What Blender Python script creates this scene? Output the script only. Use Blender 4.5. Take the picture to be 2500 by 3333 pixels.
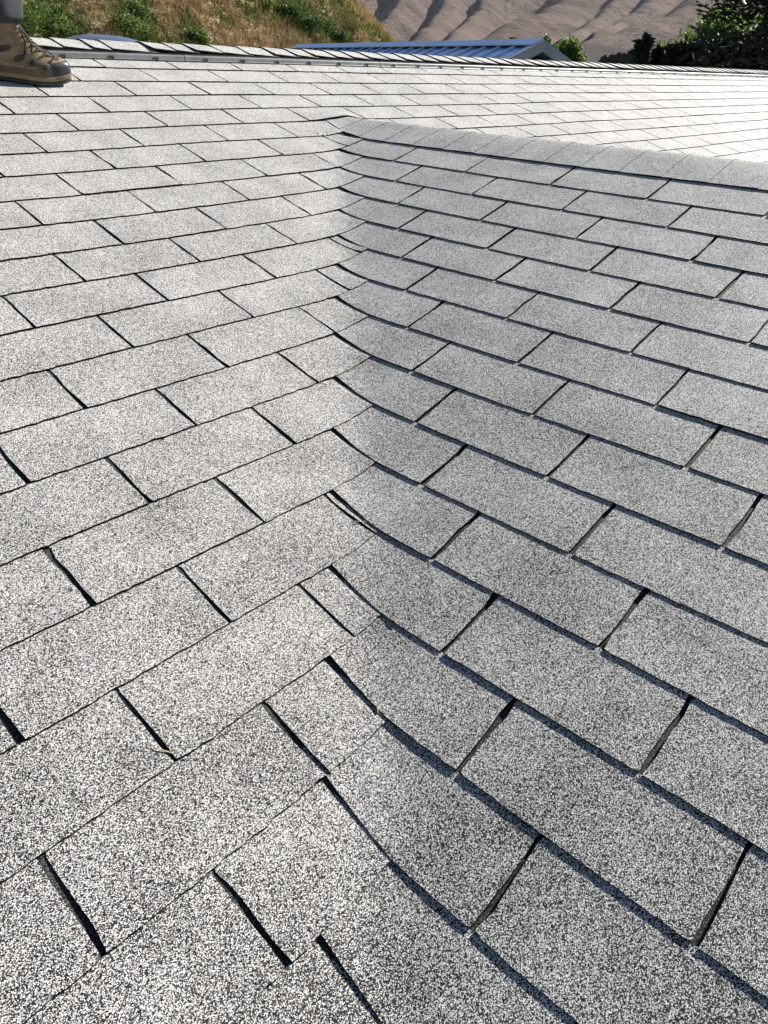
import bpy, bmesh, math, random
import numpy as np
from mathutils import Vector, Matrix

random.seed(7)
rng = np.random.default_rng(11)
scene = bpy.context.scene
for o in list(bpy.data.objects):
    bpy.data.objects.remove(o, do_unlink=True)
col = scene.collection

# ------------------------------------------------------------------ camera
CAM = np.array([-2.317348, -2.351869, 0.191291])
CM = np.array([[0.67598351, -0.73608594, 0.03498273],      # right
               [0.3612372, 0.37237091, 0.85489625],        # up
               [0.64230366, 0.5652587, -0.51761822]])      # forward
FPX = 2448.7                                               # focal length for a 2500 px wide frame
cam_data = bpy.data.cameras.new('camera')
cam = bpy.data.objects.new('camera', cam_data)
col.objects.link(cam)
cam_data.sensor_fit = 'HORIZONTAL'
cam_data.sensor_width = 36.0
cam_data.lens = 36.0 * FPX / 2500.0
cam_data.clip_start = 0.02
cam_data.clip_end = 30000
R3 = Matrix((tuple(CM[0]), tuple(CM[1]), tuple(-CM[2]))).transposed()
cam.matrix_world = Matrix.Translation(Vector(CAM)) @ R3.to_4x4()
scene.camera = cam
scene.render.resolution_x = 768
scene.render.resolution_y = 1024

# ------------------------------------------------------------------ sky, sun, exposure
SUN_AZ = math.radians(-8.0)      # measured from +x towards +y
SUN_EL = math.radians(32.0)
world = bpy.data.worlds.new('World')
scene.world = world
world.use_nodes = True
wn = world.node_tree
bg = wn.nodes['Background']
sky = wn.nodes.new('ShaderNodeTexSky')
sky.sky_type = 'NISHITA'
sky.sun_disc = False
sky.sun_elevation = SUN_EL
sky.sun_rotation = math.pi / 2 - SUN_AZ
sky.air_density = 1.0
sky.dust_density = 0.4
sky.ozone_density = 1.5
wn.links.new(sky.outputs[0], bg.inputs[0])
bg.inputs[1].default_value = 0.05
sd = bpy.data.lights.new('sun', 'SUN')
sd.energy = 5.0
sd.angle = math.radians(0.53)
sd.color = (1.0, 0.955, 0.88)
sun = bpy.data.objects.new('sun', sd)
col.objects.link(sun)
sdir = Vector((math.cos(SUN_AZ) * math.cos(SUN_EL), math.sin(SUN_AZ) * math.cos(SUN_EL), math.sin(SUN_EL)))
sun.rotation_euler = sdir.to_track_quat('Z', 'Y').to_euler()
sun.location = sdir * 30
scene.view_settings.view_transform = 'Standard'
scene.view_settings.look = 'None'
scene.view_settings.exposure = 1.05
scene.view_settings.gamma = 1.0
scene.view_settings.use_curve_mapping = False
scene.render.engine = 'CYCLES'

# ------------------------------------------------------------------ helpers
def pix_dir(px, py):
    d = np.array([(px - 1250) / FPX, -(py - 1666.5) / FPX, 1.0]) @ CM
    return d

def at_range(px, py, r):
    """world point seen in that direction at horizontal range r"""
    d = pix_dir(px, py)
    return CAM + d * (r / math.hypot(d[0], d[1]))

def project(P):
    v = (np.asarray(P) - CAM) @ CM.T
    return np.stack([1250 + FPX * v[..., 0] / v[..., 2], 1666.5 - FPX * v[..., 1] / v[..., 2], v[..., 2]], -1)

def tag(o, label=None, cat=None, group=None, kind=None):
    if label: o['label'] = label
    if cat: o['category'] = cat
    if group: o['group'] = group
    if kind: o['kind'] = kind
    return o

def empty(name, loc=(0, 0, 0)):
    o = bpy.data.objects.new(name, None)
    o.empty_display_size = 0.1
    o.location = loc
    col.objects.link(o)
    return o

def mesh_obj(name, verts, faces, mats, parent=None, smooth=False, mat_idx=None, origin=None):
    me = bpy.data.meshes.new(name)
    verts = np.asarray(verts, dtype=float)
    if origin is not None:
        verts = verts - np.asarray(origin)
    me.from_pydata([tuple(v) for v in verts], [], faces)
    if not isinstance(mats, (list, tuple)): mats = [mats]
    for m in mats: me.materials.append(m)
    if mat_idx is not None: me.polygons.foreach_set('material_index', np.asarray(mat_idx, dtype=np.int32))
    if smooth: me.polygons.foreach_set('use_smooth', np.ones(len(faces), dtype=bool))
    me.update()
    o = bpy.data.objects.new(name, me)
    col.objects.link(o)
    if origin is not None: o.location = tuple(origin)
    if parent is not None:
        o.parent = parent
        o.matrix_parent_inverse = Matrix.Identity(4)
        off = Vector((0, 0, 0))
        p = parent
        while p is not None:
            off += Vector(p.location); p = p.parent
        o.location = Vector(o.location) - off
    return o

def tri_obj(name, V, mat, parent=None, colors=None, origin=None, quads=False):
    """big soups of separate triangles or quads: V is (n,3,3) or (n,4,3)"""
    n, m = V.shape[:2]
    v = V.reshape(-1, 3)
    if origin is not None: v = v - np.asarray(origin)
    me = bpy.data.meshes.new(name)
    me.vertices.add(n * m); me.loops.add(n * m); me.polygons.add(n)
    me.vertices.foreach_set('co', v.astype(np.float32).ravel())
    me.loops.foreach_set('vertex_index', np.arange(n * m, dtype=np.int32))
    me.polygons.foreach_set('loop_start', np.arange(0, n * m, m, dtype=np.int32))
    me.polygons.foreach_set('loop_total', np.full(n, m, dtype=np.int32))
    me.materials.append(mat)
    if colors is not None:
        ca = me.color_attributes.new('tint', 'FLOAT_COLOR', 'POINT')
        c = np.repeat(np.concatenate([colors, np.ones((n, 1))], 1), m, axis=0)
        ca.data.foreach_set('color', c.astype(np.float32).ravel())
    me.update(calc_edges=True)
    o = bpy.data.objects.new(name, me)
    col.objects.link(o)
    if origin is not None: o.location = tuple(origin)
    if parent is not None:
        o.parent = parent
        off = Vector((0, 0, 0)); p = parent
        while p is not None:
            off += Vector(p.location); p = p.parent
        o.location = Vector(o.location) - off
    return o

def grid_faces(nu, nv, closed=False):
    f = []
    for i in range(nu - 1):
        for j in range(nv - 1 + (1 if closed else 0)):
            a, b = i * nv + j, i * nv + (j + 1) % nv
            f.append((a, b, b + nv, a + nv))
    return f

def vnoise(x, y, seed=0):
    """smooth value noise on arrays"""
    xi, yi = np.floor(x).astype(np.int64), np.floor(y).astype(np.int64)
    fx, fy = x - xi, y - yi
    fx, fy = fx * fx * (3 - 2 * fx), fy * fy * (3 - 2 * fy)
    def h(a, b):
        n = (a * 374761393 + b * 668265263 + seed * 974711) & 0x7fffffff
        n = ((n ^ (n >> 13)) * 1274126177) & 0x7fffffff
        n = n ^ (n >> 16)
        return (n & 0xffff) / 65535.0
    return (h(xi, yi) * (1 - fx) + h(xi + 1, yi) * fx) * (1 - fy) + (h(xi, yi + 1) * (1 - fx) + h(xi + 1, yi + 1) * fx) * fy

def fbm(x, y, oct=4, seed=0):
    s, a, t = 0, 0.5, 0
    for i in range(oct):
        s = s + a * vnoise(x, y, seed + i * 17); t += a
        x, y, a = x * 2.03, y * 2.03, a * 0.5
    return s / t

# ------------------------------------------------------------------ materials
def new_mat(name):
    m = bpy.data.materials.new(name)
    m.use_nodes = True
    nt = m.node_tree
    return m, nt, nt.nodes['Principled BSDF']

def N(nt, kind, **kw):
    n = nt.nodes.new(kind)
    for k, v in kw.items():
        if k in n.inputs: n.inputs[k].default_value = v
        else: setattr(n, k, v)
    return n

def ramp(nt, src, stops, interp='LINEAR'):
    r = nt.nodes.new('ShaderNodeValToRGB')
    r.color_ramp.interpolation = interp
    el = r.color_ramp.elements
    while len(el) > len(stops): el.remove(el[-1])
    while len(el) < len(stops): el.new(0.5)
    for e, (p, c) in zip(el, stops):
        e.position = p
        e.color = (c[0], c[1], c[2], 1) if isinstance(c, (tuple, list)) else (c, c, c, 1)
    nt.links.new(src, r.inputs[0])
    return r

def math_n(nt, op, a, b=None, clamp=False):
    n = nt.nodes.new('ShaderNodeMath'); n.operation = op; n.use_clamp = clamp
    for i, v in enumerate((a, b)):
        if v is None: continue
        if isinstance(v, (int, float)): n.inputs[i].default_value = v
        else: nt.links.new(v, n.inputs[i])
    return n.outputs[0]

def mix_c(nt, fac, a, b, mode='MIX'):
    n = nt.nodes.new('ShaderNodeMix'); n.data_type = 'RGBA'; n.blend_type = mode
    for i, v in ((0, fac), (6, a), (7, b)):
        if isinstance(v, (int, float)): n.inputs[i].default_value = v
        elif isinstance(v, (tuple, list)): n.inputs[i].default_value = (*v, 1)
        else: nt.links.new(v, n.inputs[i])
    return n.outputs[2]

def granule_mat(name, white=0.86, dark_shift=0.0, bump=0.55, tint=(1.0, 0.99, 0.965)):
    m, nt, bs = new_mat(name)
    L = nt.links
    geo = N(nt, 'ShaderNodeNewGeometry')
    pos = geo.outputs['Position']
    vor = N(nt, 'ShaderNodeTexVoronoi'); vor.inputs['Scale'].default_value = 860.0
    L.new(pos, vor.inputs['Vector'])
    sep = N(nt, 'ShaderNodeSeparateColor'); L.new(vor.outputs['Color'], sep.inputs[0])
    n1 = N(nt, 'ShaderNodeTexNoise'); n1.inputs['Scale'].default_value = 7.0; n1.inputs['Detail'].default_value = 3.0
    L.new(pos, n1.inputs['Vector'])
    n2 = N(nt, 'ShaderNodeTexNoise'); n2.inputs['Scale'].default_value = 170.0; n2.inputs['Detail'].default_value = 2.0
    L.new(pos, n2.inputs['Vector'])
    # share of bare/dark granules wanders as the roof wears
    isl = geo.outputs['Random Per Island']
    wear_shade = math_n(nt, 'MULTIPLY', math_n(nt, 'SUBTRACT', n1.outputs['Fac'], 0.5), 0.45)
    wear_shade = math_n(nt, 'ADD', wear_shade, math_n(nt, 'MULTIPLY', math_n(nt, 'SUBTRACT', n2.outputs['Fac'], 0.5), 0.14))
    wear_shade = math_n(nt, 'ADD', wear_shade, math_n(nt, 'MULTIPLY', math_n(nt, 'SUBTRACT', isl, 0.5), 0.16))
    # lower courses painted darker: granule-gap shading from a steep view, plus real weathering
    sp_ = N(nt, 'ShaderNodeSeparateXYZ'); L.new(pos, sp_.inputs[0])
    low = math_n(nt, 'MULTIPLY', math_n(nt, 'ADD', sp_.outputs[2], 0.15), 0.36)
    wear_shade = math_n(nt, 'ADD', wear_shade, math_n(nt, 'MAXIMUM', math_n(nt, 'MINIMUM', low, 0.10), -0.20))
    v = math_n(nt, 'ADD', sep.outputs[0], wear_shade)
    v = math_n(nt, 'SUBTRACT', v, dark_shift, clamp=True)
    c = ramp(nt, v, [(0.0, 0.015), (0.10, 0.03), (0.24, 0.20), (0.42, white * 0.66), (0.7, white * 0.94), (1.0, white * 1.06)])
    # dark asphalt between the granules
    gap = ramp(nt, vor.outputs['Distance'], [(0.0, 1.0), (0.48, 1.0), (0.66, 0.10)])
    col1 = mix_c(nt, 1.0, c.outputs[0], gap.outputs[0], 'MULTIPLY')
    warm = ramp(nt, sep.outputs[2], [(0.0, (1.0, 0.985, 0.95)), (0.72, (1.0, 0.99, 0.97)), (0.90, (0.86, 0.78, 0.66)), (1.0, (0.72, 0.74, 0.78))])
    col2 = mix_c(nt, 1.0, col1, warm.outputs[0], 'MULTIPLY')
    L.new(col2, bs.inputs['Base Color'])
    bs.inputs['Sheen Weight'].default_value = 0.0; bs.inputs['Sheen Roughness'].default_value = 0.45
    bs.inputs['Roughness'].default_value = 0.62
    bs.inputs['Specular IOR Level'].default_value = 0.18
    hgt = math_n(nt, 'MULTIPLY', math_n(nt, 'SUBTRACT', 1.0, vor.outputs['Distance']), math_n(nt, 'ADD', 0.4, sep.outputs[1]))
    bp = N(nt, 'ShaderNodeBump'); bp.inputs['Strength'].default_value = bump; bp.inputs['Distance'].default_value = 0.0011
    L.new(hgt, bp.inputs['Height'])
    n3 = N(nt, 'ShaderNodeTexNoise'); n3.inputs['Scale'].default_value = 14.0; n3.inputs['Detail'].default_value = 2.0
    L.new(pos, n3.inputs['Vector'])
    bp2 = N(nt, 'ShaderNodeBump'); bp2.inputs['Strength'].default_value = 0.5; bp2.inputs['Distance'].default_value = 0.006
    L.new(n3.outputs['Fac'], bp2.inputs['Height']); L.new(bp.outputs[0], bp2.inputs['Normal'])
    L.new(bp2.outputs[0], bs.inputs['Normal'])
    return m

def plain_mat(name, c, rough=0.7, metal=0.0, noise=None, var=0.25, bump=0.0, spec=0.4):
    m, nt, bs = new_mat(name)
    bs.inputs['Roughness'].default_value = rough
    bs.inputs['Metallic'].default_value = metal
    bs.inputs['Specular IOR Level'].default_value = spec
    if noise:
        geo = N(nt, 'ShaderNodeNewGeometry')
        n = N(nt, 'ShaderNodeTexNoise'); n.inputs['Scale'].default_value = noise; n.inputs['Detail'].default_value = 4
        nt.links.new(geo.outputs['Position'], n.inputs['Vector'])
        lo = tuple(x * (1 - var) for x in c); hi = tuple(min(1, x * (1 + var)) for x in c)
        r = ramp(nt, n.outputs['Fac'], [(0.3, lo), (0.7, hi)])
        nt.links.new(r.outputs[0], bs.inputs['Base Color'])
        if bump:
            b = N(nt, 'ShaderNodeBump'); b.inputs['Strength'].default_value = 0.6; b.inputs['Distance'].default_value = bump
            nt.links.new(n.outputs['Fac'], b.inputs['Height']); nt.links.new(b.outputs[0], bs.inputs['Normal'])
    else:
        bs.inputs['Base Color'].default_value = (*c, 1)
    return m

def leaf_mat(name, rough=0.55, trans=0.35):
    m, nt, bs = new_mat(name)
    at = N(nt, 'ShaderNodeAttribute'); at.attribute_name = 'tint'
    nt.links.new(at.outputs['Color'], bs.inputs['Base Color'])
    bs.inputs['Roughness'].default_value = rough
    bs.inputs['Specular IOR Level'].default_value = 0.3
    tr = N(nt, 'ShaderNodeBsdfTranslucent')
    nt.links.new(at.outputs['Color'], tr.inputs['Color'])
    mx = N(nt, 'ShaderNodeMixShader'); mx.inputs[0].default_value = trans
    nt.links.new(bs.outputs[0], mx.inputs[1]); nt.links.new(tr.outputs[0], mx.inputs[2])
    nt.links.new(mx.outputs[0], nt.nodes['Material Output'].inputs[0])
    return m

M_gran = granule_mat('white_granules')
M_edge = plain_mat('shingle_cut_edge', (0.016, 0.0125, 0.0095), 0.9, noise=300.0, var=0.6, spec=0.08)
M_deck = granule_mat('dirty_keyway_granules', white=0.14, dark_shift=0.28, bump=0.6)
M_back = M_gran
M_vent = plain_mat('grey_vent_plastic', (0.17, 0.18, 0.185), 0.45, noise=25.0, var=0.22)
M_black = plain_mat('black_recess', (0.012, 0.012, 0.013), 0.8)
M_wall = plain_mat('painted_siding', (0.55, 0.53, 0.48), 0.7, noise=3.0, var=0.06)
M_fascia = plain_mat('white_fascia', (0.7, 0.69, 0.66), 0.6, noise=4.0, var=0.06)

# ------------------------------------------------------------------ roof surface
SL, SR = 0.2976, 0.31268            # slopes of the main roof and of the gable
YR, XR = 0.612, -0.035              # ridges
CL = 0.127 / math.sqrt(1 + SL * SL)
CR = 0.12785 / math.sqrt(1 + SR * SR)
Y0, X0 = -0.3194, -0.1968
WL, WR = 0.2974, 0.29406
yk = lambda k: Y0 - k * CL
xk = lambda k: X0 - k * CR
DELTA = 0.0085

def surf(x, y):
    x = np.asarray(x, float); y = np.asarray(y, float)
    zl = np.where(y <= YR, SL * y, SL * (2 * YR - y))
    rx = XR - np.sqrt((x - XR) ** 2 + 0.02 ** 2) + 0.002      # rounded gable ridge
    zr = SR * rx
    wob = 0.0025 * (fbm(x * 1.7 + 31, y * 1.7 + 17, 2, 3) - 0.5) * 2     # the deck is not quite flat
    return (zl + zr) / 2 + np.sqrt(((zl - zr) / 2) ** 2 + DELTA ** 2) + wob

def lift(x, y, h):
    e = 0.004
    z = surf(x, y)
    gx = (surf(x + e, y) - surf(x - e, y)) / (2 * e)
    gy = (surf(x, y + e) - surf(x, y - e)) / (2 * e)
    n = np.stack([-gx, -gy, np.ones_like(gx)], -1)
    n /= np.linalg.norm(n, axis=-1, keepdims=True)
    return np.stack([np.asarray(x, float) + 0 * z, np.asarray(y, float) + 0 * z, z], -1) + n * np.asarray(h)[..., None]

house = empty('house', (1.5, -0.5, -3.3))
tag(house, 'house roofed in worn white granule shingles with a woven valley and vented ridge', 'house')

# deck: two slopes, split along the valley
gx = np.concatenate([np.arange(-3.3, 0.3, 0.05), np.arange(0.3, 9.2, 0.3)])
gy = np.concatenate([np.arange(-3.5, 0.65, 0.05), np.arange(0.65, 4.6, 0.3)])
GX, GY = np.meshgrid(gx, gy, indexing='ij')
P = lift(GX, GY, np.where(SR * (XR - np.abs(GX - XR)) > SL * GY + 0.02, -0.0055, -0.0016))
faces_all = grid_faces(len(gx), len(gy))
cx = (GX[:-1, :-1] + GX[1:, 1:]) / 2; cy = (GY[:-1, :-1] + GY[1:, 1:]) / 2
zl = np.where(cy <= YR, SL * cy, SL * (2 * YR - cy)); zr = SR * (XR - np.abs(cx - XR))
is_r = ((zr > zl) & (cy < 0.1)).ravel()
def sub_grid(mask, name, label):
    fs = [f for f, k in zip(faces_all, mask) if k]
    used = sorted({i for f in fs for i in f}); mp = {u: i for i, u in enumerate(used)}
    v = P.reshape(-1, 3)[used]
    back = [0 if v[mp[f[0]]][1] < YR + 0.05 else 1 for f in fs]
    o = mesh_obj(name, v, [tuple(mp[i] for i in f) for f in fs], [M_deck, M_back], house, smooth=True, mat_idx=back, origin=v.mean(0))
    tag(o, label); return o
slope_main = sub_grid(~is_r, 'roof_slope', 'sunlit main slope rising to the vented ridge')
slope_gable = sub_grid(is_r, 'roof_slope', 'shaded gable slope on the right of the valley')

# ------------------------------------------------------------------ shingles
T_L, T_R, BOOST = 0.0036, 0.0012, 0.0010
jointL = {-6: -0.736, -5: -0.902, -4: -1.077, -3: -1.247, -2: -1.125, -1: -1.289, 0: -1.463, 1: -1.336, 2: -1.506, 3: -1.383,
          4: -1.55, 5: -1.726, 6: -1.594, 7: -1.762, 8: -1.932, 9: -1.802, 10: -1.977, 11: -2.143, 12: -2.02, 13: -2.188, 14: -2.059}
jointR = {2: -0.694, 3: -0.815, 4: -0.929, 5: -1.05, 6: -1.17, 7: -1.288, 8: -1.408, 9: -1.527, 10: -1.647, 11: -1.771, 12: -1.893, 13: -2.017, 14: -2.14}
for k in range(15, 26):
    jointL[k] = jointL[k - 1] - 0.1675 + (WL if jointL[k - 1] - 0.1675 < -2.4 else 0)
    jointR[k] = jointR[k - 1] - 0.121
jointL[-7] = -0.57
jointR[1] = -0.573

def edge_noise(n, amp):
    return rng.normal(0, amp, n)

def hL(x, v, k):
    x1, x0 = xk(k + 1), xk(k)
    thin = np.where(x < XR, np.clip((x - (x1 - 0.16)) / 0.16, 0, 1), 0) if k >= -1 else 0 * x
    h = (T_L + (0.0024 - T_L) * thin) * (1 - v / 0.127)
    b = np.where(x < x1, np.clip(1 - (x1 - x) / 0.10, 0, 1), np.clip(1 - (x - x1) / (x0 - x1), 0, 1)) if k >= -1 else np.zeros_like(x)
    b = np.where(x > XR, 0, b)
    h = h + 0.0022 * b * (1 - np.clip(v / 0.127, 0, 1))
    if k >= 0: h = h - np.where(x < XR + 0.1, 0.003 * np.clip((x - x0) / 0.006, 0, 1), 0)
    return h

def hR(y, v, k):
    h = (T_R + 0.0010 * np.clip(1 - (yk(k) - y) / 0.25, 0, 1) + BOOST * np.clip(1 - (y - yk(k)) / CL, 0, 1)) * (1 - v / 0.12785)
    return h - 0.003 * np.clip((y - yk(k - 1)) / 0.006, 0, 1)

def waveL(k, x):
    return 0.0022 * (vnoise(x * 2.1 + k * 7.3, np.zeros_like(x) + k * 3.1, 5) - 0.5) * 2
def waveR(k, y):
    return 0.0022 * (vnoise(y * 2.1 + k * 5.3, np.zeros_like(y) + k * 2.7, 9) - 0.5) * 2 + 0.012 * np.clip((y - yk(k)) / CL, 0, 1)

def tab_mesh(kind, k, a0, a1, fine):
    """one tab: a runs along the butt, v up the slope; returns verts, faces, material indices"""
    seg = (0.012 if fine == 2 else 0.024) if fine else 0.10
    na = max(2, int(math.ceil((a1 - a0) / seg)) + 1)
    vs = np.array([0.0, 0.03, 0.07, 0.1, 0.122, 0.1288]) if fine else np.array([0.0, 0.131])
    nv = len(vs)
    A = np.linspace(a0, a1, na)
    AA, VV = np.meshgrid(A, vs, indexing='ij')
    AA = AA.copy(); VV = VV.copy()
    if fine:
        AA[0] += edge_noise(nv, 0.0011); AA[-1] += edge_noise(nv, 0.0011)
        VV[:, 0] += edge_noise(na, 0.0008 if kind == 'L' else 0.0004)
        VV[0, 0] += abs(rng.normal(0, 0.0008)); VV[-1, 0] += abs(rng.normal(0, 0.0008))
    curl = rng.normal(0, 0.0006) * (AA - a0) / (a1 - a0) + rng.normal(0, 0.0005)
    cu = np.clip(1 - VV / 0.06, 0, 1)
    if kind == 'L':
        y = yk(k) + (VV * CL / 0.127) + np.where(VV < 0.09, waveL(k, AA), np.where(VV > 0.115, waveL(k - 1, AA), 0))
        x = AA
        h = hL(x, VV, k) + np.abs(curl) * cu
        if k == -2:      # this course rides over the end of the gable ridge
            h = h + 0.007 * np.exp(-((x + 0.10) / 0.10) ** 2) * (1 - VV / 0.14)
    else:
        x = xk(k) + (VV * CR / 0.12785) + np.where(VV < 0.09, waveR(k, AA), np.where(VV > 0.115, waveR(k - 1, AA), 0))
        y = AA
        h = hR(y, VV, k) + np.abs(curl) * cu
    top = lift(x, y, h)
    bot = lift(x, y, h - 0.0065)
    V = [top.reshape(-1, 3)]
    F = []; MI = []
    flip = kind == 'R'
    for i in range(na - 1):
        for j in range(nv - 1):
            a = i * nv + j
            f = (a, a + nv, a + nv + 1, a + 1)
            F.append(f[::-1] if flip else f); MI.append(0)
    # skirt: butt, two sides
    ring = [i * nv for i in range(na)]
    base = na * nv
    V.append(bot[:, 0]);
    for i in range(na - 1):
        f = (ring[i], base + i, base + i + 1, ring[i + 1]); F.append(f[::-1] if flip else f); MI.append(1)
    base2 = base + na
    V.append(bot[0]); V.append(bot[-1])
    for j in range(nv - 1):
        f = (j, j + 1, base2 + j + 1, base2 + j); F.append(f[::-1] if flip else f); MI.append(1)
        o = (na - 1) * nv
        f = (o + j, base2 + nv + j, base2 + nv + j + 1, o + j + 1); F.append(f[::-1] if flip else f); MI.append(1)
    return np.concatenate(V), F, MI

SLOT = 0.0072
tabs = []
for k in range(-7, 25):
    xs0 = jointL[k]
    xs0 -= math.ceil((xs0 + 3.3) / WL) * WL
    js = np.arange(xs0, 9.2, WL)
    js = js + rng.normal(0, 0.0022, len(js))
    for a, b in zip(js[:-1], js[1:]):
        a_, b_ = a + SLOT / 2 * rng.uniform(0.7, 1.3), b - SLOT / 2 * rng.uniform(0.7, 1.3)
        # left of the gable: cut at the weave; right of it: start at the far valley
        if k <= -2:
            spans = [(a_, b_)]
        else:
            end = xk(k) + 0.05 if k >= 0 else -0.10
            far = 2 * XR - yk(k) * SL / SR - 0.25
            spans = []
            if a_ < end - 0.012: spans.append((a_, min(b_, end)))
            if b_ > far: spans.append((max(a_, far), b_))
        for s in spans: tabs.append(('L', k, s[0], s[1]))
for k in range(1, 25):
    ys0 = jointR[k]
    ys0 += math.ceil((yk(k - 1) + 0.05 - ys0) / WR) * WR
    js = np.arange(ys0, -3.6, -WR)
    js = js + rng.normal(0, 0.0018, len(js))
    end = yk(k - 1) + 0.045
    for b, a in zip(js[:-1], js[1:]):
        a_, b_ = a + SLOT / 2 * rng.uniform(0.7, 1.3), b - SLOT / 2 * rng.uniform(0.7, 1.3)
        if a_ > end - 0.012: continue
        tabs.append(('R', k, a_, min(b_, end)))

def shown_area(t):
    kind, k, a, b = t
    if kind == 'L': q = np.array([(a, yk(k)), (b, yk(k)), (b, yk(k - 1)), (a, yk(k - 1))])
    else: q = np.array([(xk(k), a), (xk(k), b), (xk(k - 1), b), (xk(k - 1), a)])
    p = project(lift(q[:, 0], q[:, 1], np.zeros(4)))
    if p[:, 2].min() < 0.1: return 0, False
    c = p[:, :2].mean(0)
    if kind == 'L' and q[:, 0].mean() > -0.1 and c[0] > 1190 and p[:, 1].min() > 404 + (c[0] - 1190) * 0.088: return 0, False
    lo, hi = p[:, :2].min(0), p[:, :2].max(0)
    ov = np.clip(np.minimum(hi, [2500, 3333]) - np.maximum(lo, [0, 0]), 0, None)
    area = 0.5 * abs(np.dot(p[:, 0], np.roll(p[:, 1], 1)) - np.dot(p[:, 1], np.roll(p[:, 0], 1)))
    frac = (ov[0] * ov[1]) / max(1e-6, (hi - lo).prod())
    m = 400
    near = (hi[0] > -m) and (lo[0] < 2500 + m) and (lo[1] < 3333 + m) and (hi[1] > -m)
    return area * frac, near
info = [shown_area(t) for t in tabs]
order = sorted(range(len(tabs)), key=lambda i: -info[i][0])
single = set(i for i in order[:300] if info[i][0] > 60)
rest = {'L': [], 'R': []}
for i, t in enumerate(tabs):
    V, F, MI = tab_mesh(*t, fine=(2 if info[i][0] > 25000 else (i in single or info[i][1])))
    if i in single:
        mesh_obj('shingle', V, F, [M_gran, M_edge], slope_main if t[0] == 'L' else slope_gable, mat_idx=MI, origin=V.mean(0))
    else:
        rest[t[0]].append((V, F, MI))
for kd, par in (('L', slope_main), ('R', slope_gable)):
    V, F, MI, n = [], [], [], 0
    for v, f, m in rest[kd]:
        V.append(v); F += [tuple(i + n for i in q) for q in f]; MI += m; n += len(v)
    V = np.concatenate(V)
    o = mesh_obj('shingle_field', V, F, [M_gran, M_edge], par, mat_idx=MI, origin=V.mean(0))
    tag(o, 'remaining shingle tabs of the slope', kind='stuff')

# ---- gable ridge caps
def cap_gable(y_hi, y_lo, end=False):
    """cap bent over the gable ridge between y_lo (exposed edge) and y_hi (tucked under the next)"""
    ny, nx = 5, 15
    Y = np.linspace(y_lo, y_hi, ny)
    V = np.zeros((ny, nx, 3)); B = np.zeros((ny, nx, 3))
    for i, y in enumerate(Y):
        xl = X0 + 0.055 * np.clip((y + 0.36) / 0.30, 0, 1) ** 1.3 + rng.normal(0, 0.0008)
        xr_ = XR + 0.15
        x = np.concatenate([np.linspace(xl, XR - 0.03, 7), np.linspace(XR - 0.02, XR + 0.02, 4), np.linspace(XR + 0.05, xr_, 4)])
        t = 1 - (y - y_lo) / max(1e-6, (y_hi - y_lo))
        hh = np.full(nx, 0.0034 + 0.0014 * t)
        hh = hh - 0.0025 * np.clip((y + 0.12) / 0.06, 0, 1)
        V[i] = lift(x, np.full(nx, y), hh)
        B[i] = lift(x, np.full(nx, y), hh - 0.0060)
    n = ny * nx
    verts = np.concatenate([V.reshape(-1, 3), B[0], B[:, 0], B[-1]])
    F, MI = [], []
    for i in range(ny - 1):
        for j in range(nx - 1):
            a = i * nx + j
            F.append((a, a + 1, a + nx + 1, a + nx)); MI.append(0)
    for j in range(nx - 1):
        F.append((j, n + j, n + j + 1, j + 1)); MI.append(1)
    for i in range(ny - 1):
        F.append((i * nx, (i + 1) * nx, n + nx + i + 1, n + nx + i)); MI.append(1)
    return verts, F, MI
y = -0.075; 
edges = [-0.165, -0.29]
while edges[-1] > -3.4: edges.append(edges[-1] - 0.127 + rng.normal(0, 0.003))
hi = -0.062
for i, lo in enumerate(edges):
    v, f, m = cap_gable(hi, lo)
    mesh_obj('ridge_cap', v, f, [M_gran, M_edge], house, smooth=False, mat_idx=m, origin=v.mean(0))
    hi = lo + 0.012

# ---- main ridge: vent sections, then caps
def vent_section(x0, x1):
    prof = [(0.4935, -0.001), (0.4930, 0.0050), (0.4880, 0.0056), (0.4890, 0.0066), (0.4905, 0.0185), (0.4925, 0.0200), (0.4990, 0.0206), (0.5000, 0.0150), (0.520, 0.0150), (0.612, 0.016)]
    V = []
    for x in (x0, x1):
        for y, h in prof:
            V.append((x, y, SL * y + h))
    n = len(prof)
    F = [(i, n + i, n + i + 1, i + 1) for i in range(n - 1)]
    F += [tuple(range(n - 1, -1, -1)), tuple(range(n, 2 * n))]
    V += [(x, 2 * YR - y, z) for x, y, z in V]
    F += [tuple(2 * n + i for i in f[::-1]) for f in F]
    V = np.array(V)
    o = mesh_obj('ridge_vent', V, F, M_vent, house, origin=V.mean(0))
    return o
def box_mesh(x0, x1, y0, y1, z0, z1):
    v = [(x0, y0, z0), (x1, y0, z0), (x1, y1, z0), (x0, y1, z0), (x0, y0, z1), (x1, y0, z1), (x1, y1, z1), (x0, y1, z1)]
    f = [(0, 3, 2, 1), (4, 5, 6, 7), (0, 1, 5, 4), (1, 2, 6, 5), (2, 3, 7, 6), (3, 0, 4, 7)]
    return v, f
vx = [-2.64, -1.49, -0.352, 0.752, 1.89, 3.03, 4.17, 5.31, 6.45, 7.6, 8.75]
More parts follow.
